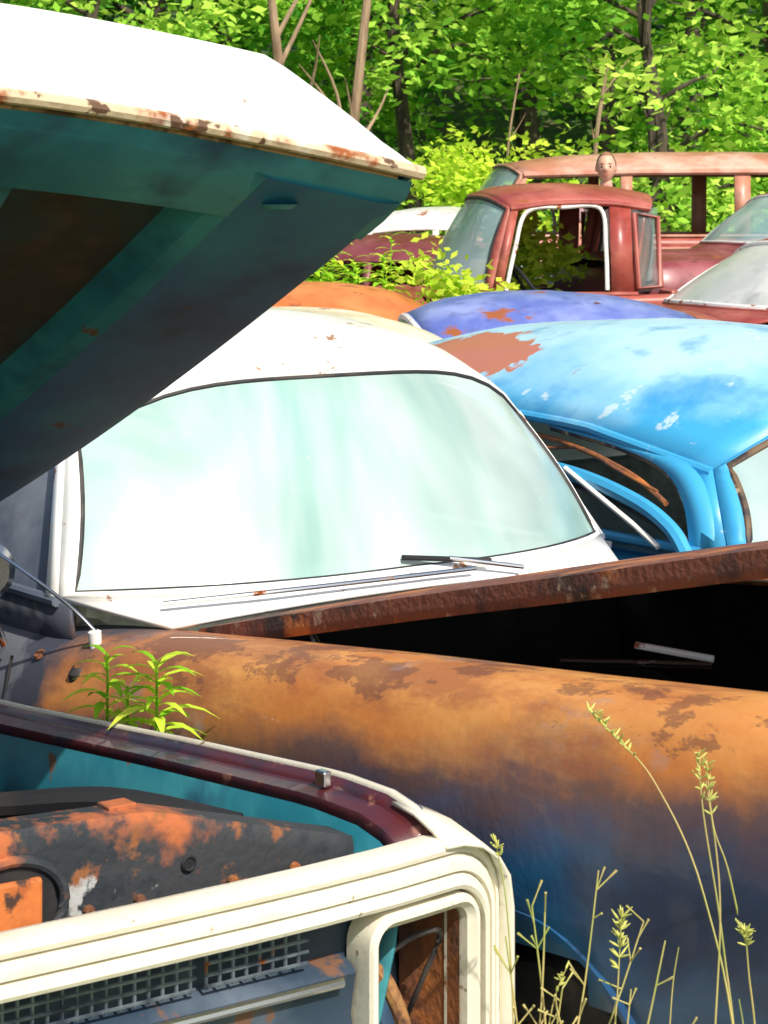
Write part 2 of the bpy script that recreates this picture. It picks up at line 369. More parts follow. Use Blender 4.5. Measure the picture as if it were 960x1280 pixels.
prof=[(.004,-.055),(0,-.014),(.006,.004),(.014,.008),(.022,.006),(.026,-.004),(.030,.006),(.038,.010),(.052,.010),(.056,.0),(.060,.008),(.075,.012),(.082,.008),(.086,-.01),(.088,-.085)]
P=[[(x+bow(y),y,z) for y,z in rrect(0,ZC,.938,HZ,.115,i*.5,i)] for i,x in prof]
grid('grille_surround',P,CREAM,A,cv=True,ang=30)
HY=.762
for sd in(1,-1):
    prof2=[(0,-.06),(0,.002),(.004,.009),(.012,.010),(.018,.002),(.024,-.004),(.027,-.03),(.03,-.06)]
    P=[[(x+bow(y)*1,y,z) for y,z in rrect(sd*HY,.652,.124,.165,.05,i,i)] for i,x in prof2]
    grid('headlight_bezel',P,CREAM,A,cv=True,ang=30)
    P=[[(x,y,z) for y,z in rrect(sd*HY,.652,.124,.165,.05,i,i)] for i,x in [(.03,-.06),(.028,-.16),(.05,-.2)]]
    grid('headlight_bucket',P,RUSTM,A,cv=True)
    box('headlight_back',(-.22,sd*HY,.65),(.01,.22,.28),BLACK,A)
    tube('loose_wire',cr([(-.18,sd*(HY+.06),.55),(-.1,sd*(HY+.045),.66),(-.07,sd*(HY+.06),.75),(-.09,sd*(HY-.03),.72),(-.13,sd*(HY-.04),.58)],6),.005,RUBBER,A)
    tube('lamp_bracket',cr([(-.1,sd*(HY+.03),.50),(-.08,sd*(HY-.01),.62),(-.10,sd*(HY-.05),.70),(-.10,sd*(HY-.065),.58)],6),.013,M('ochre_bracket',(.35,.17,.06),.8,layers=[dict(col=(.08,.035,.025),s=14,lo=.45,hi=.55)]),A)
box('grille_back',(-.085,0,.66),(.01,1.3,.36),M('grille_recess',(.02,.035,.06),.5,layers=[dict(col=(.06,.09,.13),s=5,lo=.45,hi=.7)]),A,0)
MESHM=M('grille_mesh_paint',(.20,.24,.28),.4,.4,layers=[dict(col=(.05,.06,.09),s=12,lo=.4,hi=.6),dict(col=RUST,s=15,lo=.6,hi=.66)])
bars=[]
for (y0,y1) in ((.545,.36),(.34,-.10),(-.12,-.545)):
    for z in np.linspace(.830,.760,5): bars.append(([(-.045,y0,z),(-.045,y1,z)],.003))
    for y in np.arange(min(y0,y1),max(y0,y1)+.001,.024): bars.append(([(-.047,y,.835),(-.047,y,.755)],.003))
multitube('grille_mesh',bars,MESHM,A,5)
P=[[(x,y,z) for y in np.linspace(-.63,.63,8)] for x,z in[(-.08,.75),(-.05,.742),(-.035,.73),(-.04,.715),(-.05,.66),(-.03,.6),(0.0,.57)]]
grid('lower_grille_panel',P,M('blue_grey_panel',(.03,.05,.08),.4,layers=[dict(col=(.10,.13,.17),s=4,lo=.5,hi=.7),dict(col=(.16,.08,.05),s=12,lo=.58,hi=.64)],bump=.2),A)
tube('grille_trim',[(-.03,y,.722) for y in np.linspace(-.6,.6,6)],.008,CHROME,A)
tube('front_bumper',cr([(-.25,-.95,.36),(.05,-.9,.36),(.1,0,.36),(.05,.9,.36),(-.25,.95,.36)],6),.07,CREAM,A)
for sd in(1,-1):
    X=np.linspace(-.075,-1.9,30); P=[];Q=[];R=[];E=[]
    for x in X:
        z=float(np.interp(x,[-1.9,-1.55,-.87,-.35,-.2,-.12,-.075],[.82,.846,.908,.950,.950,.935,.912])); 
        P.append([(x,sd*.813,z-.004),(x,sd*.820,z+.002),(x,sd*.828,z+.000)])
        Q.append([(x,sd*.813,z-.004),(x,sd*.798,z-.022),(x,sd*.758,z-.028),(x,sd*.752,z-.045)])
        R.append([(x,sd*.752,z-.045),(x,sd*.735,z-.17),(x,sd*.70,z-.3),(x,sd*.68,.45)])
        E.append([(x,sd*.828,z+.000),(x,sd*.872,z-.03),(x,sd*.905,z-.10),(x,sd*.912,z-.22)])
    grid('fender_edge',P,CREAM,A,thick=.005); grid('hood_ledge',Q,MAROON,A,thick=.006); grid('inner_fender_wall',R,TEAL,A,thick=.006); grid('fender_crown',E,BLUEP,A,thick=.006)
    P=[]
    for x,zo in ((-.02,-.004),(-.06,.008),(-.11,.018),(-.17,.022)):
        P.append([(x,sd*.80,.906+zo*1.6),(x,sd*.835,.905+zo*1.4),(x,sd*.875,.894+zo*1.1),(x,sd*.908,.870+zo),(x,sd*.930,.835+zo*.5),(x,sd*.938,.78),(x,sd*.939,.6),(x,sd*.925,.45)])
    grid('fender_corner_cap',P,CREAM,A,thick=.006,ang=60)
    box('hood_bumper_clip',(-.36,sd*.79,.945),(.03,.018,.028),CHROME,A,.004)
    grid('surround_backing',[[(-.05,sd*.80,.905),(-.05,0,.905)],[(-.17,sd*.80,.86),(-.17,0,.86)]],BLACK,A,thick=.004)
P=[]
for y in np.linspace(-.74,.74,40):
    zt_=float(np.interp(abs(y),[0,.1,.35,.745],[1.0,1.0,.99,.885]))
    P.append([(-.30,y,zt_-.025),(-.27,y,zt_),(-.205,y,zt_+.0),(-.2,y,zt_-.012),(-.2,y,zt_-.03)]+[(-.2-.006*math.sin(q),y,zt_-.03-(zt_-.5)*q/6) for q in range(1,7)])
grid('radiator_support',P,SUPP,A,thick=.006,ang=30)
cy,czz=.105,.888
tube('support_opening_rim',[(-.192,cy+.092*math.cos(a),czz+.070*math.sin(a)) for a in np.linspace(0,2*math.pi,33)[:-1]],.009,SUPP,A,closed=True)
lathe('support_opening',[(.001,.002),(.078,.002),(.080,0)],(-.196,cy,czz-.005),(1,0,0),BLACK,A)
box('orange_radiator_tank',(-.186,.055,.875),(.014,.20,.11),ORP,A,.006)
box('support_bracket',(-.25,.32,.996),(.04,.05,.010),SUPP,A,.002)
for y in(.62,.5,.33,.24): lathe('bolt',[(.001,.008),(.008,.008),(.009,0)],(-.196,y,.86),(1,0,0),RUSTM,A,8)
lathe('support_hole',[(.001,.0),(.008,.0),(.011,.003),(.014,0)],(-.196,.42,.90),(1,0,0),BLACK,A,16)
tube('bay_hose',cr([(-.33,.6,.9),(-.5,.45,.93),(-.7,.3,.9),(-.9,.25,.88)],6),.022,BLACK,A)
# raised hood ------------------------------------------------
def lipz(t): return 2.0+.112*(1-abs(t)**1.35)
def hoodpt(s,t):
    y=.81*t*(1-.02*s)
    x=-.10-1.82*s-.02*(1-t*t)*(1-s)
    edge=2.0-.80*s-.03*math.sin(math.pi*s)
    c=(1-abs(t)**2.4)
    return np.array((x,y,edge+.05*c*s+(lipz(t)-2.0)*(1-s)**2))
ts=np.linspace(-1,1,41)
def faceh(t): return .132*min(1,(1-abs(t))/.34)**.85
P=[]
for q in (0,.25,.5,.75,1):
    row=[]
    for t in ts:
        p=hoodpt(0,t); h=faceh(t)
        row.append(p+np.array((.02*math.sin(q*math.pi*.5)-.05*q*q,0,h*q)))
    P.append(row)
nose=P[-1]
for s in np.linspace(.03,1,24):
    row=[]
    for i,t in enumerate(ts):
        p=hoodpt(s,t); n0=nose[i]
        dz=faceh(t)
        p[2]+=dz*(1-s)**1.5+.05*(1-abs(t)**4)*s
        p[0]=n0[0]*(1-s)+hoodpt(1,t)[0]*s
        row.append(p)
    P.append(row)
SK=P
grid('hood_skin',P,WHITEH,A,ang=50)
tube('hood_lip',[p+np.array((.0,0,-.006)) for p in SK[0]],.012,M('worn_lip',(.60,.46,.30),.7,layers=[dict(col=RUST,s=7,lo=.50,hi=.56,d=10,rough=.9),dict(col=(.80,.74,.62),s=5,lo=.54,hi=.6),dict(col=(.12,.06,.03),s=18,lo=.6,hi=.64)],bump=.4),A)
tube('hood_lip_inner',[p+np.array((-.02,0,-.020)) for p in SK[0][1:-1]],.010,M('tan_lip',(.42,.25,.11),.8,layers=[dict(col=(.1,.05,.02),s=12,lo=.5,hi=.6)]),A)
for k in(0,-1):
    tube('hood_edge_roll',[r[k]+np.array((0,0,-.004)) for r in SK[4:]],.009,NAVY,A)
def under(s,t,d):
    p=hoodpt(s,t).copy(); p[2]-=.014+d; return p
front=[]
for s,d in((0.006,.004),(.014,.022),(.05,.030),(.085,.030),(.105,.0),(.115,-.03)):
    front.append([under(s,t,d) for t in ts*.985])
grid('hood_front_channel',front,TEAL,A,ang=30)
for sd in(1,-1):
    R=[]
    for t,d in((.985,.0),(.975,.028),(.93,.034),(.66,.030),(.62,.02),(.585,-.03)):
        R.append([under(s,sd*t,d) for s in np.linspace(.02,.99,20)])
    grid('hood_side_rail',R[:4],NAVY,A,ang=30); grid('hood_rail_flank',R[3:],TEAL,A,ang=30)
R=[[under(s,t,-.028+.0) for t in np.linspace(-.62,.62,17)] for s in np.linspace(.1,.99,16)]
grid('hood_liner',R,BROWN,A)
R=[[under(s,t,d) for t in ts*.98] for s,d in((.9,-.03),(.92,.03),(.98,.03),(.995,0))]
grid('hood_rear_channel',R,NAVY,A,ang=30)
for sd in(1,-1):
    R=[[under(s,sd*t,.004) for t in np.linspace(.10+s*.3,.17+s*.3,4)] for s in np.linspace(.1,.9,10)]
    grid('hood_brace',R,TEAL,A,thick=.02)
    tube('hood_hinge_arm',[(-1.9,sd*.68,1.19),(-1.85,sd*.66,1.02),(-1.98,sd*.66,.86)],.015,BLACK,A)
    lathe('hood_dimple',[(.001,.006),(.02,.008),(.032,.0)],tuple(under(.055,sd*.74,.029)),(0,0,-1),TEAL,A,16)

# ============================================================ B : rusty white roof car
BSIDE=M('rusted_blue_fender',(.014,.034,.095),.42,layers=[
  dict(col=(.02,.13,.30),s=1.7,lo=.47,hi=.62,st=(.6,1,1)),
  dict(col=(.14,.14,.16),s=3.2,lo=.54,hi=.70,k=.5),
  dict(col=(.15,.07,.045),dir=(-.135,0,1),amp=.30,s=3.0,lo=.76,hi=.88,k=.9,rough=.8,d=10),
  dict(col=(.54,.18,.035),dir=(-.135,0,1),amp=.26,s=3.6,lo=.84,hi=.92,rough=.75,d=12,st=(.7,1,1),nr=.65),
  dict(col=(.74,.36,.10),s=2.6,dir=(-.1,0,1),amp=.9,lo=1.22,hi=1.46,rough=.7,st=(.35,1,1),d=12,nr=.66),
  dict(col=(.30,.09,.03),s=4,dir=(-.13,0,1),amp=1.0,lo=1.30,hi=1.42,k=.7,rough=.9,d=12,st=(.5,1,1.5),nr=.7),
  dict(col=(.12,.045,.03),s=7,dir=(-.13,0,1),amp=1.0,lo=1.40,hi=1.43,k=.6,rough=.9,d=12,st=(.6,1,1.3),nr=.7),
  dict(col=(.26,.27,.31),s=3.4,lo=.60,hi=.68,k=.4,rough=.6,d=12,st=(.7,1,1.2),nr=.7),
  dict(col=(.05,.055,.075),dir=(-1.0,0,0),amp=.8,s=4,lo=.18,hi=.38,rough=.7,d=10),
  dict(col=(.17,.18,.20),dir=(-1.0,0,0),amp=1.6,s=5,lo=.98,hi=1.1,rough=.7,d=10,k=.7),
  ],bump=.12,bscale=45,coat=.08)
BROOF=M('white_roof_paint',(.84,.83,.78),.35,layers=[dict(col=(.72,.62,.46),s=2,lo=.48,hi=.75,k=.6),dict(col=(.35,.18,.08),s=12,lo=.65,hi=.69)],bump=.05,coat=.2)
BHOOD=M('rusted_hood_edge',(.20,.065,.038),.8,layers=[dict(col=(.045,.03,.03),s=4,lo=.50,hi=.60,d=12),dict(col=(.50,.17,.05),s=6,lo=.52,hi=.62,d=10),dict(col=(.42,.30,.22),s=20,lo=.6,hi=.68,k=.7)],bump=.5,bscale=70)
BGL=M('painted_sheen_windshield',(.36,.60,.53),.12,0,[dict(col=(.66,.80,.74),s=1.0,lo=.38,hi=.56,st=(1,1.7,.5),dist=.5,rough=.2),dict(col=(.10,.40,.34),s=1.3,dir=(0,.35,-.3),amp=1.0,lo=.36,hi=.76,k=.75),dict(col=(.62,.66,.60),s=40,lo=.66,hi=.74,k=.4,rough=.6)],coat=.5,trans=.34)  # bright sky reflection and pale streaks painted into the glass colour, plus fine specks
MTRIM=M('maroon_trim',(.12,.02,.02),.5,layers=[dict(col=(.03,.03,.03),s=12,lo=.5,hi=.6)])
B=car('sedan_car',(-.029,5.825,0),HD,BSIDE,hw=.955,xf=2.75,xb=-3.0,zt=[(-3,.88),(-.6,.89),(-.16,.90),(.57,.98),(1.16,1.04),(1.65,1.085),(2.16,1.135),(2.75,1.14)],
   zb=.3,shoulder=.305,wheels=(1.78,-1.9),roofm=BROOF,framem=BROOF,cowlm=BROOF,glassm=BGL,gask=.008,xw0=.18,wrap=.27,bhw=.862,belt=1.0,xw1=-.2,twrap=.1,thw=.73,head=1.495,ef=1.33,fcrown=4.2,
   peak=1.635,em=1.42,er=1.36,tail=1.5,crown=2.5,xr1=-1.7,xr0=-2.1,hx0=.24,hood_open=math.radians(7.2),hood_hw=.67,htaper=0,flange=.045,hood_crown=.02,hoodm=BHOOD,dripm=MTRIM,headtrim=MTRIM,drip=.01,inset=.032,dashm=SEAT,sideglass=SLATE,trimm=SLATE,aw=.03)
tube('wiper',[(.215,.22,1.02),(.17,-.03,1.045)],.007,BLACK,B); tube('wiper_arm',[(.25,.30,1.0),(.195,.10,1.035)],.006,CHROME,B)
tube('cowl_trim',cr([(.12,-.70,.992),(.20,-.45,1.005),(.235,-.15,1.01),(.24,.15,1.01)],6),.006,CHROME,B)
lathe('antenna_base',[(.001,.0),(.03,.0),(.022,.03),(.014,.035),(.016,.075),(.008,.08)],(.09,-.86,.865),(0,-.1,1),WTRIM,B,16)
lathe('antenna_boot',[(.022,0),(.03,.02),(.032,.06),(.02,.075)],(.09,-.895,.79),(0,-.1,1),RUBBER,B,16)
tube('antenna_rod',cr([(.09,-.865,.94),(.04,-.91,1.0),(-.08,-.98,1.08),(-.3,-1.05,1.17)],6),.0045,CHROME,B)
lathe('door_mirror',[(.001,.02),(.06,.02),(.075,.0),(.06,-.03),(.02,-.05)],(-.24,-.99,1.05),(.9,-.4,0),CHROME,B,24)
tube('mirror_arm',[(-.25,-.93,.86),(-.25,-.99,1.02)],.009,CHROME,B)
tube('door_seam',[(-.22,-.925,.84),(-.2,-.968,.70),(-.2,-.97,.5)],.004,BLACK,B)
lathe('fender_rust_plug',[(.001,.008),(.013,.008),(.016,0)],(-.12,-.90,.855),(0,-.6,.8),RUSTM,B,12)
tube('hood_strut',[(.75,-.6,.8),(.62,-.62,1.0)],.01,CHROME,B)
tube('bay_rod',[(1.1,-.3,.97),(1.35,-.1,.98)],.008,CHROME,B); tube('bay_rod',[(1.55,-.50,1.10),(1.68,-.42,1.085)],.007,WTRIM,B); box('bay_bracket',(2.2,-.6,1.10),(.3,.05,.01),WTRIM,B,.003)

# ============================================================ C : light blue sedan
LB=M('light_blue_paint',(.05,.36,.62),.38,layers=[
  dict(col=(.50,.74,.80),s=1.2,dir=(0,0,1.6),amp=1.3,lo=2.62,hi=3.02,k=.9,rough=.55,d=10),  # paler towards the top: blown-out light on the roof painted into the colour
  dict(col=(.02,.24,.56),s=5,lo=.52,hi=.7,k=.6),
  dict(col=(.75,.78,.7),s=9,lo=.63,hi=.67,k=.5,d=12),
  dict(col=(.46,.16,.09),c=(-1.55,-.56,1.42),r=(.46,.24,.5),s=6,amp=1.4,lo=-.22,hi=-.18,d=12,rough=.9,nr=.7),
  dict(col=(.34,.12,.05),s=4.5,lo=.69,hi=.73,d=12,rough=.9)],bump=.08,bscale=14,coat=.25)
RIM=M('aged_seal',(.16,.10,.05),.6,layers=[dict(col=(.03,.02,.02),s=9,lo=.42,hi=.58),dict(col=(.5,.4,.25),s=20,lo=.6,hi=.66)])
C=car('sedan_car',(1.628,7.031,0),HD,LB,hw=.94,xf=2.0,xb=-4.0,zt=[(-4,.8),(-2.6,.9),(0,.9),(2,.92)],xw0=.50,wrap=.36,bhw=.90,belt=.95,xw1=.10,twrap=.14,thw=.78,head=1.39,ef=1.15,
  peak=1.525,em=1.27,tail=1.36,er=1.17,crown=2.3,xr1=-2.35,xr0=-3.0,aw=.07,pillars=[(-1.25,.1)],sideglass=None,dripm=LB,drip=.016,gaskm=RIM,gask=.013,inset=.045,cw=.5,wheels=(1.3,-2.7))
arch=cr([(-1.35,-.93,.95),(-1.25,-.90,1.08),(-.95,-.885,1.115),(-.55,-.89,1.10),(-.25,-.905,1.05),(-.08,-.92,.99),(.0,-.93,.92)],8)
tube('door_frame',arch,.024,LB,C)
tube('door_frame_inner',[p+np.array((0,.01,-.035)) for p in arch],.009,RUBBER,C)
P=[[p+np.array((0,.02,-.04)),np.array((p[0],-.90,.90))] for p in arch[2:-2]]
grid('door_glass',P,GLASSD,C)
for sd in(-1,1):
    o_=cr([(-.75,sd*.80,1.225),(-.4,sd*.80,1.195),(-.12,sd*.80,1.16),(.02,sd*.85,1.06),(.10,sd*.90,.94)],6)
    i_=cr([(-.75,sd*.805,1.22),(-.42,sd*.81,1.185),(-.20,sd*.825,1.135),(-.07,sd*.865,1.05),(.0,sd*.905,.93)],6)
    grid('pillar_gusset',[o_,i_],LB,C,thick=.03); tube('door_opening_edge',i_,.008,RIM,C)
tube('vent_frame',[(-.55,-.92,1.12),(-.22,-.93,.98),(-.12,-.93,.93)],.009,WTRIM,C)
tube('window_divider',[(-.62,-.905,1.08),(-.62,-.915,.92)],.010,WTRIM,C)
tube('torn_weatherstrip',cr([(-1.0,-.80,1.17),(-.85,-.83,1.15),(-.6,-.81,1.17),(-.4,-.85,1.13),(-.2,-.86,1.08)],6),.006,RUSTM,C)
tube('exposed_rail',cr([(-1.1,-.80,1.20),(-.7,-.815,1.185),(-.35,-.84,1.12),(-.15,-.87,1.05)],6),.009,RUSTM,C)

# ============================================================ other vehicles
def gz(x,y):
    return float(np.interp(y,[-400,8,20,28,60,80,500],[0,0,.18,.42,9,11,11]))
def put(name,x,y,deg,pm,dz=0,**k):
    return car(name,(x,y,gz(x,y)+dz),math.radians(deg),pm,**k)
VIO=paint('violet_blue_paint',(.12,.16,.46),.60,fade=(.38,.44,.68))
D=put('coupe_car',.75,12.0,186,VIO,hw=.85,xf=2.0,xb=-2.3,zt=[(-2.3,.8),(0,.9),(2,.88)],xw0=.95,xw1=.62,xr1=-.85,xr0=-1.5,belt=.93,head=1.28,peak=1.40,tail=1.28,ef=1.12,em=1.18,er=1.12,crown=2.2,thw=.68,gaskm=WTRIM,gask=.02,pillars=[(-.1,.06)],wheels=(1.4,-1.4))
REDP=paint('oxide_red_paint',(.32,.055,.04),.64,fade=(.55,.19,.13))
TRED=paint('faded_red_roof',(.50,.20,.12),.68,fade=(.72,.50,.38))
E=put('pickup_truck',.80,16.8,187,REDP,scale=1.12,dz=-.11,hw=.95,xf=1.7,xb=-3.0,zt=[(-3,1.02),(-1.3,1.04),(-1.1,1.12),(1.7,1.05)],xw0=.44,wrap=.30,xw1=.10,xr1=-1.0,xr0=-1.04,belt=1.14,head=1.76,peak=1.83,tail=1.76,ef=1.67,em=1.71,er=1.67,bhw=.86,thw=.76,
   rear='bed',crown=3.5,aw=.05,cw=.05,pillars=[(-.63,.14)],corner_glass=(-.80,-.95),wtrim=-.60,glassm=GLASS,shoulder=.15,hx0=.56,drip=.02,wheels=(1.05,-2.2))
F=put('station_wagon_van',2.10,20.4,184,REDP,dz=.16,roofm=TRED,hw=1.0,xf=2.6,xb=-3.2,zt=[(-3.2,1.2),(1.2,1.2),(2.6,1.1)],xw0=1.45,xw1=1.05,xr1=-3.0,xr0=-3.15,belt=1.3,head=1.92,peak=2.03,tail=1.92,ef=1.82,em=1.85,er=1.82,crown=3.5,bhw=.92,thw=.86,
   pillars=[(.1,.1),(-.9,.14),(-1.9,.12)],shoulder=.12,cw=.3,drip=.03,dripm=TRED,hx0=1.6,wheels=(1.9,-2.3))
G=put('sedan_car',2.95,14.2,203,REDP,dz=.18,hw=.93,xf=2.4,xb=-2.6,zt=[(-2.6,.9),(2.4,.95)],xw0=1.15,wrap=.3,xw1=.50,xr1=-1.0,xr0=-1.7,belt=1.02,head=1.42,peak=1.5,gaskm=WTRIM,gask=.02,
   glassm=M('grey_dusty_glass',(.50,.52,.48),.3,0,[dict(col=(.72,.69,.62),s=1.5,lo=.4,hi=.6),dict(col=(.25,.26,.25),s=3,lo=.55,hi=.7,k=.6)],coat=.3),wheels=(1.6,-1.7))
G2=put('sedan_car',3.5,17.9,200,paint('maroon_paint',(.2,.03,.035),.64),dz=.30,hw=.93,xw0=.9,xw1=.4,belt=1.15,peak=1.66,head=1.55,zt=[(-2.9,1.05),(2.1,1.05)],gaskm=WTRIM)
H=put('sedan_car',-.55,19.0,150,paint('dark_maroon_paint',(.16,.02,.025),.62),dz=-.05,peak=1.55,head=1.48,belt=1.05,zt=[(-2.9,.98),(2.1,1.0)],hood_open=.5)
I=put('sedan_car',-.2,22.0,165,paint('old_white_paint',(.66,.64,.58),.62),dz=.02,peak=1.62,head=1.5,belt=1.1)
J=put('sedan_car',.28,13.9,20,paint('orange_rusted_paint',(.55,.15,.035),.6,fade=(.68,.27,.08)),dz=-.06,peak=1.42,head=1.3,tail=1.28,em=1.2,ef=1.14,er=1.14,belt=.95)
K=put('sedan_car',-.86,11.4,120,paint('cream_car_paint',(.72,.62,.42),.6),peak=1.38,head=1.28,tail=1.26,em=1.2,ef=1.12,er=1.12,belt=.95)

# ============================================================ person standing on a crate behind the red pickup
def skinned(name,joints,edges,mat,parent,sub=2,root=0):
    me=bpy.data.meshes.new(name); me.from_pydata([j[:3] for j in joints],edges,[]); me.update(); me.materials.append(mat)
    o=bpy.data.objects.new(name,me); link(o,parent)
    s=o.modifiers.new('skin','SKIN'); s.use_smooth_shade=True
    for i,j in enumerate(joints):
        r=j[3]; me.skin_vertices[0].data[i].radius=(r,j[4] if len(j)>4 else r)
    me.skin_vertices[0].data[root].use_root=True
    ss=o.modifiers.new('sub','SUBSURF'); ss.levels=sub; ss.render_levels=sub
    return o
SKIN=M('skin_tone',(.66,.38,.26),.55,layers=[dict(col=(.58,.25,.17),s=8,lo=.5,hi=.7,k=.5)])
SHIRT=M('pink_shirt',(.72,.42,.42),.85,layers=[dict(col=(.80,.78,.76),s=3,lo=.45,hi=.6)],bump=.2)
JEAN=M('denim',(.06,.11,.22),.9,layers=[dict(col=(.12,.18,.30),s=6,lo=.45,hi=.65)],bump=.2)
HAIR=M('brown_hair',(.30,.15,.07),.7,bump=.4,bscale=80)
px,py=1.80,18.15; Pn=empty('person',(px,py,gz(px,py)+.36),math.radians(-6))
skinned('trousers',[(0,0,.98,.15,.11),(.10,0,.90,.095),(.115,-.01,.50,.065),(.12,.02,.10,.05),(-.10,0,.90,.095),(-.115,-.01,.50,.065),(-.12,.02,.10,.05)],[(0,1),(1,2),(2,3),(0,4),(4,5),(5,6)],JEAN,Pn)
skinned('shirt',[(0,0,1.0,.15,.115),(0,0,1.18,.145,.11),(0,-.005,1.36,.165,.115),(0,0,1.475,.09,.08),(.17,0,1.44,.07),(.23,.01,1.25,.055),(-.17,0,1.44,.07),(-.23,.01,1.25,.055)],[(0,1),(1,2),(2,3),(3,4),(4,5),(3,6),(6,7)],SHIRT,Pn)
for sd in(1,-1):
    skinned('forearm',[(sd*.228,.01,1.27,.042),(sd*.25,-.02,1.14,.040),(sd*.25,-.10,.94,.027),(sd*.25,-.13,.87,.032,.018)],[(0,1),(1,2),(2,3)],SKIN,Pn)
    for k,(L_,dx) in enumerate(((.07,.027),(.08,.009),(.075,-.009),(.06,-.026))):
        skinned('finger',[(sd*.25+dx,-.13,.865,.009),(sd*.25+dx,-.15,.865-L_*.5,.0085),(sd*.25+dx,-.145,.865-L_,.007)],[(0,1),(1,2)],SKIN,Pn,1)
    skinned('thumb',[(sd*.225,-.12,.90,.010),(sd*.205,-.15,.875,.009),(sd*.20,-.165,.85,.008)],[(0,1),(1,2)],SKIN,Pn,1)
    skinned('boot',[(sd*.12,.03,.10,.05),(sd*.12,.02,.045,.045),(sd*.125,-.13,.035,.04,.03)],[(0,1),(1,2)],BLACK,Pn)
skinned('neck',[(0,0,1.46,.06),(0,-.01,1.56,.055),(0,-.02,1.62,.055)],[(0,1),(1,2)],SKIN,Pn)
def headgrid():
    P=[]
    for i in range(25):
        ph=math.pi*i/24; row=[]
        for j in range(32):
            a=2*math.pi*j/32; r=math.sin(ph); z=math.cos(ph)
            w=.078*(1-.18*max(0,-z)); dpt=.098*(1-.10*max(0,-z))
            x=w*r*math.sin(a); y=-dpt*r*math.cos(a); zz=.118*z
            f=max(0,math.cos(a))**6*r
            if f>0:
                y-=.022*f*math.exp(-((z+.12)/.16)**2)*max(0,math.cos(a))**30*1.0
                y-=.008*f*math.exp(-((z+.75)/.2)**2)
                y+=.010*math.exp(-((z-.05)/.12)**2)*math.exp(-((abs(math.sin(a))-.36)/.16)**2)*f**.3
            row.append((x,y,zz))
        P.append(row)
    return P
HC=(0,-.03,1.70)
grid('head',[[(x+HC[0],y+HC[1],z+HC[2]) for x,y,z in r] for r in headgrid()],SKIN,Pn,cv=True,ang=80)
for sd in(1,-1):
    lathe('eye',[(.001,.006),(.009,.004),(.012,0)],(sd*.030,-.112,1.705),(0,-1,0),BLACK,Pn,12)
    lathe('ear',[(.001,.01),(.02,.012),(.028,.0)],(sd*.074,-.02,1.69),(sd,-.2,0),SKIN,Pn,12)
    tube('eyebrow',[(sd*.014,-.120,1.728),(sd*.03,-.119,1.733),(sd*.045,-.108,1.728)],.004,HAIR,Pn)
tube('mouth',[(-.022,-.118,1.642),(0,-.123,1.640),(.022,-.118,1.642)],.004,M('lips',(.4,.10,.09),.6),Pn)
P=[]
for r in headgrid()[:13]:
    P.append([(x*1.07+HC[0],(y*1.06+.006)+HC[1],z*1.06+HC[2]+.004) for x,y,z in r])
grid('hair',P,HAIR,Pn,cv=True,ang=80,skip=lambda i,j:(i>4 and (j<7 or j>24)))
e=empty('wooden_crate',(px,py,gz(px,py)-.02),.1)
WOOD=M('old_wood',(.28,.19,.11),.9,layers=[dict(col=(.12,.08,.05),s=5,lo=.45,hi=.65,st=(1,6,6))],bump=.4)
for k in range(5): box('slat_top',(0,-.24+.12*k,.363),(.6,.105,.02),WOOD,e,.003)
for sx in(-1,1):
    for k in range(3): box('slat_side',(0,sx*.29,.07+.12*k),(.6,.02,.10),WOOD,e,.003); box('slat_end',(sx*.29,0,.07+.12*k),(.02,.54,.10),WOOD,e,.003)

# ============================================================ ground
xs=np.concatenate([np.linspace(-400,-30,8),np.linspace(-25,25,60),np.linspace(30,400,8)])
ys=np.concatenate([np.linspace(-400,-10,8),np.linspace(-6,70,110),np.linspace(80,500,10)])
P=[[(x,y,gz(x,y)+(.04*math.sin(x*1.3+y*.7)*math.cos(y*.9) if -6<y<26 else 0)+(.5*math.sin(x*.2)*math.cos(y*.15) if y>34 else 0)) for y in ys] for x in xs]
GRM=M('grass_ground',(.05,.10,.02),.95,layers=[dict(col=(.10,.17,.03),s=1.5,lo=.4,hi=.65),dict(col=(.16,.11,.05),s=.8,lo=.55,hi=.7),dict(col=(.02,.045,.012),s=6,lo=.5,hi=.7)],bump=.6,bscale=8)
grid('ground',P,GRM)

# ============================================================ foliage
def leafmat(name,c1,c2,c3):
    m=bpy.data.materials.new(name); m.use_nodes=True; nt=m.node_tree;N=nt.nodes;L=nt.links
    at=N.new('ShaderNodeAttribute'); at.attribute_name='var'
    rp=N.new('ShaderNodeValToRGB'); rp.color_ramp.elements[0].color=(*c1,1); rp.color_ramp.elements[1].color=(*c3,1)
    e=rp.color_ramp.elements.new(.5); e.color=(*c2,1); L.new(at.outputs['Fac'],rp.inputs[0])
    N.remove(N['Principled BSDF'])
    b=N.new('ShaderNodeBsdfDiffuse'); L.new(rp.outputs[0],b.inputs[0])
    tr=N.new('ShaderNodeBsdfTranslucent'); L.new(rp.outputs[0],tr.inputs[0]); ms=N.new('ShaderNodeMixShader'); ms.inputs[0].default_value=.38
    L.new(b.outputs[0],ms.inputs[1]); L.new(tr.outputs[0],ms.inputs[2]); L.new(ms.outputs[0],N['Material Output'].inputs[0])
    return m
LEAF=leafmat('tree_leaves',(.09,.32,.03),(.36,.68,.07),(.68,.90,.14))
LEAFD=leafmat('distant_leaves',(.04,.20,.03),(.16,.46,.05),(.40,.70,.09))
LEAFY=leafmat('weed_leaves',(.24,.54,.03),(.50,.76,.05),(.78,.88,.10))
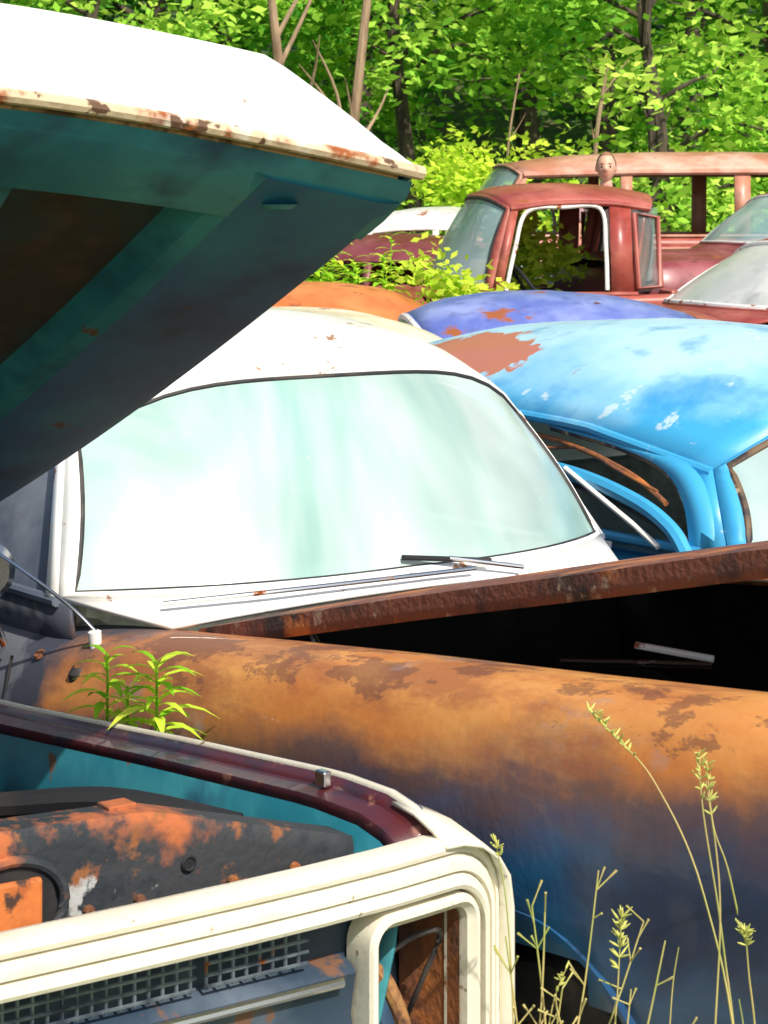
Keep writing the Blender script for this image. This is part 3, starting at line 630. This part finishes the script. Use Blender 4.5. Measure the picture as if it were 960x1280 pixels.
def leaves(name,C,size,var,mat,parent=None):
    n=len(C); a=rng.normal(size=(n,3)); a/=np.linalg.norm(a,axis=1)[:,None]; b=np.cross(a,rng.normal(size=(n,3))); b/=np.linalg.norm(b,axis=1)[:,None]
    a[:,2]*=.6
    s=(size*rng.uniform(.6,1.35,n))[:,None]
    V=np.empty((n,4,3)); V[:,0]=C-a*s; V[:,1]=C+b*s*.45; V[:,2]=C+a*s; V[:,3]=C-b*s*.45
    me=bpy.data.meshes.new(name); me.vertices.add(4*n); me.vertices.foreach_set('co',V.ravel())
    me.loops.add(4*n); me.loops.foreach_set('vertex_index',np.arange(4*n,dtype=np.int32)); me.polygons.add(n)
    me.polygons.foreach_set('loop_start',np.arange(0,4*n,4,dtype=np.int32)); me.update(calc_edges=True)
    at=me.attributes.new('var','FLOAT','POINT'); at.data.foreach_set('value',np.repeat(np.clip(var+rng.normal(size=n)*.12,0,1),4).astype(np.float32))
    me.materials.append(mat); o=bpy.data.objects.new(name,me); return link(o,parent)
def clumps(centers,per,rad,flat=.7):
    C=[];V=[]
    for c in centers:
        r=rad*random.uniform(.6,1.3); n=int(per*random.uniform(.6,1.3)); d=rng.normal(size=(n,3))*r*.5; d[:,2]*=flat
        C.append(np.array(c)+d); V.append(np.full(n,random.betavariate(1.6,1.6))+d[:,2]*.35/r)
    return np.concatenate(C),np.concatenate(V)
BARK=M('bark',(.10,.075,.05),.9,layers=[dict(col=(.03,.022,.018),s=6,lo=.45,hi=.6,st=(1,1,.2))],bump=.6,bscale=14)
BARKT=M('tan_bark',(.40,.28,.17),.9,layers=[dict(col=(.16,.10,.06),s=5,lo=.45,hi=.65,st=(1,1,.2))],bump=.5,bscale=14)
def tree(x,y,h,r,bark=BARK,crown=(1.5,None),cr_=2.2,ncl=70,per=110,lean=0,lm=LEAF,ls=.085,name='deciduous_tree'):
    z0=gz(x,y)-.1; e=empty(name,(x,y,z0)); T=[]
    tr=[(lean*q*h*.1+random.uniform(-.08,.08)*q,random.uniform(-.08,.08)*q,h*q/6) for q in range(7)]
    pts=cr(tr,4); T.append((pts,[r*(1-.8*i/len(pts)) for i in range(len(pts))]))
    cs=[]
    for k in range(14):
        q=random.uniform(.2,.95); p=pts[int(q*(len(pts)-1))]; a=random.uniform(0,6.28); L_=cr_*random.uniform(.5,1.)*(1.15-q*.6)
        e1=p+np.array((math.cos(a)*L_*.5,math.sin(a)*L_*.5,L_*.25)); e2=p+np.array((math.cos(a+.3)*L_,math.sin(a+.3)*L_,L_*random.uniform(.1,.5)))
        T.append((cr([p,e1,e2],4),[r*.35*(1-.85*i/8) for i in range(9)])); cs+= [e1,e2]
        for _ in range(2): 
            e3=e2+np.array([random.uniform(-.6,.6) for _ in range(3)]); T.append(([e1,(e1+e3)/2+.05,e3],[r*.12,r*.08,r*.03])); cs.append(e3)
    multitube('trunk',T,bark,e,7)
    zc0=crown[0]
    while len(cs)<ncl:
        a=random.uniform(0,6.28); zz=random.uniform(zc0,h*1.05); w=cr_*math.sqrt(max(.08,1-((zz-h*.55)/(h*.6))**2))*random.uniform(.35,1.05)
        cs.append((math.cos(a)*w+lean*zz*.1,math.sin(a)*w,zz))
    C_,V_=clumps(cs[:ncl] if ncl else [],per,.62)
    leaves('foliage',C_,ls,V_,lm,e)
    return e
TR=[(-6,27,8,.16),(-3.4,25.5,7,.13),(-2.0,28,9,.18),(.35,26.5,8,.12),(1.9,28.5,9,.2),(3.1,25,7.5,.10),(4.8,27,8.5,.16),(7,26,8,.15),(-9.5,27,9,.2),(10.5,27,9,.2)]
for (x,y,h,r) in TR: tree(x,y,h,r,ncl=80 if abs(x)<6 else 60,per=105 if abs(x)<6 else 50,ls=.085 if abs(x)<6 else .12,crown=(1.3 if abs(x)>1 else 2.4,None))
for i in range(9):
    tree(-11+i*2.7+random.uniform(-.6,.6),random.uniform(31,35),11,.2,ncl=60,per=60,lm=LEAFD,ls=.16,cr_=2.6,crown=(.6,None))
for (x,ln,y) in ((-.95,1,24.2),(-.45,-1,24.4)):
    e=empty('bare_tree',(x,y,gz(x,y)-.1)); p=cr([(ln*-.0,0,0),(ln*.05,0,1.5),(ln*-.12,0,2.6),(ln*-.3,0,4.2),(ln*-.6,.1,6.5)],5)
    T=[(p,[.09-.003*i for i in range(len(p))])]
    for _ in range(9):
        b=p[random.randint(6,18)]; a=random.uniform(0,6.28); q=b+np.array((math.cos(a)*.7,math.sin(a)*.5,random.uniform(.6,1.6))); T.append((cr([b,(b+q)/2+.08,q],4),[.03-.003*i for i in range(9)]))
    multitube('trunk',T,BARKT,e,8)
for (x,y,h,r,bk) in ((1.35,24.,3.1,.022,BARKT),(2.35,24.6,3.2,.045,BARKT),(2.95,24.9,5,.07,BARK)):
    e=empty('sapling',(x,y,gz(x,y)-.1)); p=cr([(0,0,0),(.05,0,h*.4),(-.03,0,h*.7),(.1,0,h)],5); T=[(p,[r*(1-.6*i/16) for i in range(16)])]
    for _ in range(5):
        b=p[random.randint(5,13)]; q=b+np.array((random.uniform(-.4,.4),random.uniform(-.2,.2),random.uniform(.3,.6))); T.append(([b,(b+q)/2+.02,q],[r*.3,r*.2,r*.1]))
    multitube('trunk',T,bk,e,7)
cs=[(random.uniform(-13,13),random.uniform(23.5,30),0) for _ in range(320)]
cs=[(x,y,gz(x,y)+random.uniform(.2,1.9)) for x,y,_ in cs]
C_,V_=clumps(cs,110,.7); leaves('undergrowth_shrubs',C_,.075,V_,LEAF)
cs=[(.9+random.gauss(0,.35),23.4+random.uniform(-.4,.4),random.uniform(.9,2.5)) for _ in range(30)]
C_,V_=clumps(cs,120,.4); leaves('sapling_shrub',C_,.06,V_*.4+.5,LEAFY)
cs=[(random.uniform(-22,22),random.uniform(36,46),0) for _ in range(600)]
cs=[(x,y,gz(x,y)+random.uniform(0,9)) for x,y,_ in cs]
C_,V_=clumps(cs,55,1.5); leaves('distant_trees',C_,.27,V_,LEAFD)

def grassmass(name,spots,n,h,mat):
    V=[];F=[];A_=[]
    for _ in range(n):
        sx,sy,sr=random.choice(spots); x=sx+random.gauss(0,sr); y=sy+random.gauss(0,sr); z=gz(x,y); hh=h*random.uniform(.5,1.15); a=random.uniform(0,6.28); w=.009; b=random.uniform(.05,.35)*hh
        dx,dy=math.cos(a),math.sin(a); o=len(V)
        for q,ww in((0,1),(.5,.8),(.8,.5)):
            cx=x+dx*b*q*q; cy_=y+dy*b*q*q; V+= [(cx-dy*w*ww,cy_+dx*w*ww,z+hh*q),(cx+dy*w*ww,cy_-dx*w*ww,z+hh*q)]
        V.append((x+dx*b,y+dy*b,z+hh*.97)); F+=[(o,o+1,o+3,o+2),(o+2,o+3,o+5,o+4),(o+4,o+5,o+6)]; A_+= [random.random()]*7
    ob=obj(name,V,F,mat,None,False); at=ob.data.attributes.new('var','FLOAT','POINT'); at.data.foreach_set('value',A_)
grassmass('tall_grass',[(x,y,.5) for x in np.arange(-5,7,1.2) for y in (10,13,15.5,18.3,21,23)],12000,.75,LEAFY)
grassmass('tall_grass',[(1.0,2.4,.3),(.75,2.9,.25),(-.75,4.9,.12),(2,3,.6),(3,5,.6),(-.3,1.9,.3)],1800,.42,LEAFY)
def weed(name,x,y,h,n,ll,mat=LEAFY,lw=.13,top=.3,z=None):
    z=gz(x,y) if z is None else z; e=empty(name,(x,y,z)); lx=random.uniform(-.06,.06)
    st=cr([(0,0,0),(lx*.5,0,h*.5),(lx,0,h)],6); tube('stem',st,[.006*(1-.6*i/12)*max(1,h/1.2) for i in range(13)],LEAFY,e,n=6)
    V=[];F=[];A_=[]
    for k in range(n):
        q=1-(1-top)*(k/n)**1.0; c=np.array((lx*q,0,h*q)); a=k*2.4; L_=ll*random.uniform(.75,1.1)*(.55+.45*min(1,(1-q)*5)); up=.75-.9*(1-q)/(1-top)*.6
        d=np.array((math.cos(a),math.sin(a),0)); sd=np.array((-d[1],d[0],0)); o=len(V); v=random.random()
        for s,w in((0,.15),(.25,.8),(.5,1),(.75,.65),(1,.03)):
            p=c+d*L_*s*.95+np.array((0,0,L_*(up*s-.65*s*s)))
            V+= [p-sd*L_*lw*w,p+np.array((0,0,-L_*.03*w)),p+sd*L_*lw*w]; A_+=[v]*3
        for s in range(4):
            b=o+s*3; F+=[(b,b+1,b+4,b+3),(b+1,b+2,b+5,b+4)]
    ob=obj('leaves',V,F,mat,e,True); at=ob.data.attributes.new('var','FLOAT','POINT'); at.data.foreach_set('value',A_)
    return e
weed('goldenrod_plant',-.47,4.62,1.0,54,.17,lw=.10,top=.72)
weed('goldenrod_plant',-.59,4.75,.99,36,.14,lw=.10,top=.74)
weed('goldenrod_plant',-.54,4.70,.93,30,.13,lw=.10,top=.74)
for i in range(30):
    x=random.uniform(-.95,.08); weed('fern_weed',x,15.5+random.uniform(-.25,.3),random.uniform(1.3,1.66),26,.24,top=.6,lw=.16)
cs=[(.52+random.gauss(0,.10),15.3,random.uniform(1.2,1.55)) for _ in range(9)]; C_,V_=clumps(cs,60,.2); leaves('vine_shrub',C_,.05,V_*.5+.5,LEAFY)
cs=[(1.05+random.gauss(0,.12),16.9+random.uniform(-.1,.1),random.uniform(1.1,1.9)) for _ in range(22)]; C_,V_=clumps(cs,80,.2); leaves('cab_sapling',C_,.055,V_*.4+.65,LEAFY)
STRAW=M('straw',(.55,.42,.16),.8,layers=[dict(col=(.3,.36,.07),s=4,lo=.45,hi=.65)]); SEEDM=M('green_seed',(.55,.55,.14),.8)
def stalk(name,pts,heads,mat=STRAW,r=.0018):
    e=empty(name,(pts[0][0],pts[0][1],0)); o=np.array((pts[0][0],pts[0][1],0))
    p=[np.array(q)-o for q in pts]; c=cr(p,8); tube('stem',c,[r*(1.2-.8*i/len(c)) for i in range(len(c))],mat,e,n=5)
    L_=[]
    for (f0,f1,n,ln) in heads:
        for k in range(n):
            f=f0+(f1-f0)*k/n; b=c[int(f*(len(c)-1))]; d=np.array((random.uniform(-1,1),random.uniform(-1,1),random.uniform(.3,1.2)))*ln
            L_.append(([b,b+d*.5,b+d],[.0006,.0019,.0006]))
    if L_: multitube('seed_head',L_,SEEDM,e,5)
stalk('grass_stalk',[(.50,3.3,0),(.52,3.3,.6),(.50,3.3,.85),(.47,3.3,1.05),(.465,3.3,1.14)],[(.8,1,20,.012)])
stalk('grass_stalk',[(.55,3.25,0),(.52,3.27,.65),(.47,3.3,.93),(.40,3.3,1.09),(.34,3.3,1.16),(.30,3.3,1.2)],[(.72,1,36,.012)])
stalk('grass_stalk',[(.56,3.35,0),(.56,3.35,.6),(.545,3.35,.8),(.54,3.35,.86)],[(.8,1,30,.015)])
stalk('grass_stalk',[(.44,3.2,0),(.47,3.2,.7),(.48,3.2,.95),(.46,3.2,1.12)],[(.9,1,12,.012)])
stalk('grass_stalk',[(.33,3.3,0),(.335,3.3,.6),(.345,3.3,.8),(.35,3.3,.9)],[(.72,1,44,.016)])
stalk('grass_stalk',[(.2,3.45,0),(.2,3.45,.6),(.19,3.45,.85),(.17,3.45,.97)],[(.88,1,16,.012)])
stalk('grass_stalk',[(.59,3.4,0),(.58,3.4,.6),(.53,3.4,.9),(.50,3.4,1.0),(.49,3.4,1.1)],[(.85,1,16,.012)])
for k in range(16):
    x=.19+.026*k+random.uniform(-.02,.02); y=3.1+random.uniform(-.1,.2); h=random.uniform(.66,.90); b=random.uniform(-.09,.09)
    stalk('grass_stalk',[(x,y,0),(x+b*.2,y,h*.6),(x+b*.6,y,h*.9),(x+b,y,h)],[(.8,1,9,.012)] if k%2 else [],r=.0016)
def twig(x,y,tips,h0):
    e=empty('dry_twig_weed',(x,y,0)); T=[([np.array((0,0,0)),np.array((.01,0,h0*.6)),np.array((.0,0,h0))],[.004,.0035,.003])]
    for tx,tz in tips:
        b=np.array((0,0,h0)); q=np.array((tx-x,random.uniform(-.05,.05),tz)); c=cr([b,(b+q)/2+np.array((.01,0,-.01)),q],5); T.append((c,[.0022-.0001*i for i in range(11)]))
        for k in range(7):
            p=c[random.randint(3,10)]; d=np.array((random.uniform(-1,1)*.035,random.uniform(-1,1)*.02,random.uniform(.008,.04))); T.append(([p,p+d*.6,p+d],[.0013,.0011,.0020]))
    multitube('branches',T,STRAW,e,5)
twig(.24,3.3,[(.32,.95),(.385,.88),(.22,.9)],.55)
twig(.30,3.25,[(.41,.87),(.36,.80),(.25,.78),(.45,.74)],.5)
twig(.20,3.3,[(.24,.92),(.18,.86),(.26,.8)],.55)
twig(-.02,3.2,[(-.0,.72),(.06,.76)],.5)

# ============================================================ sky, sun, camera
w=bpy.data.worlds.new("World"); S.world=w; w.use_nodes=True; nt=w.node_tree
sky=nt.nodes.new('ShaderNodeTexSky'); sky.sky_type='NISHITA'; sky.sun_disc=False
d=Vector((.34,-.60,.72)).normalized(); el=math.asin(d.z); az=math.atan2(d.x,d.y)
sky.sun_elevation=el; sky.sun_rotation=az; sky.air_density=1; sky.dust_density=2.5
nt.links.new(sky.outputs[0],nt.nodes['Background'].inputs[0]); nt.nodes['Background'].inputs[1].default_value=.15
sl=bpy.data.lights.new('sun','SUN'); sl.energy=5; sl.angle=math.radians(.5); sl.color=(1,.95,.86); so=bpy.data.objects.new('sun',sl); link(so)
so.rotation_euler=d.to_track_quat('Z','Y').to_euler(); so.location=(5,-5,10)
cam=bpy.data.cameras.new('camera'); co=bpy.data.objects.new('camera',cam); link(co); co.location=(0,0,1.95); co.rotation_euler=(math.radians(90),0,0)
cam.sensor_width=36; cam.lens=78.75; cam.shift_y=-390/1280; cam.clip_end=2000; cam.clip_start=.05; S.camera=co
cam.dof.use_dof=True; cam.dof.focus_distance=5.5; cam.dof.aperture_fstop=18
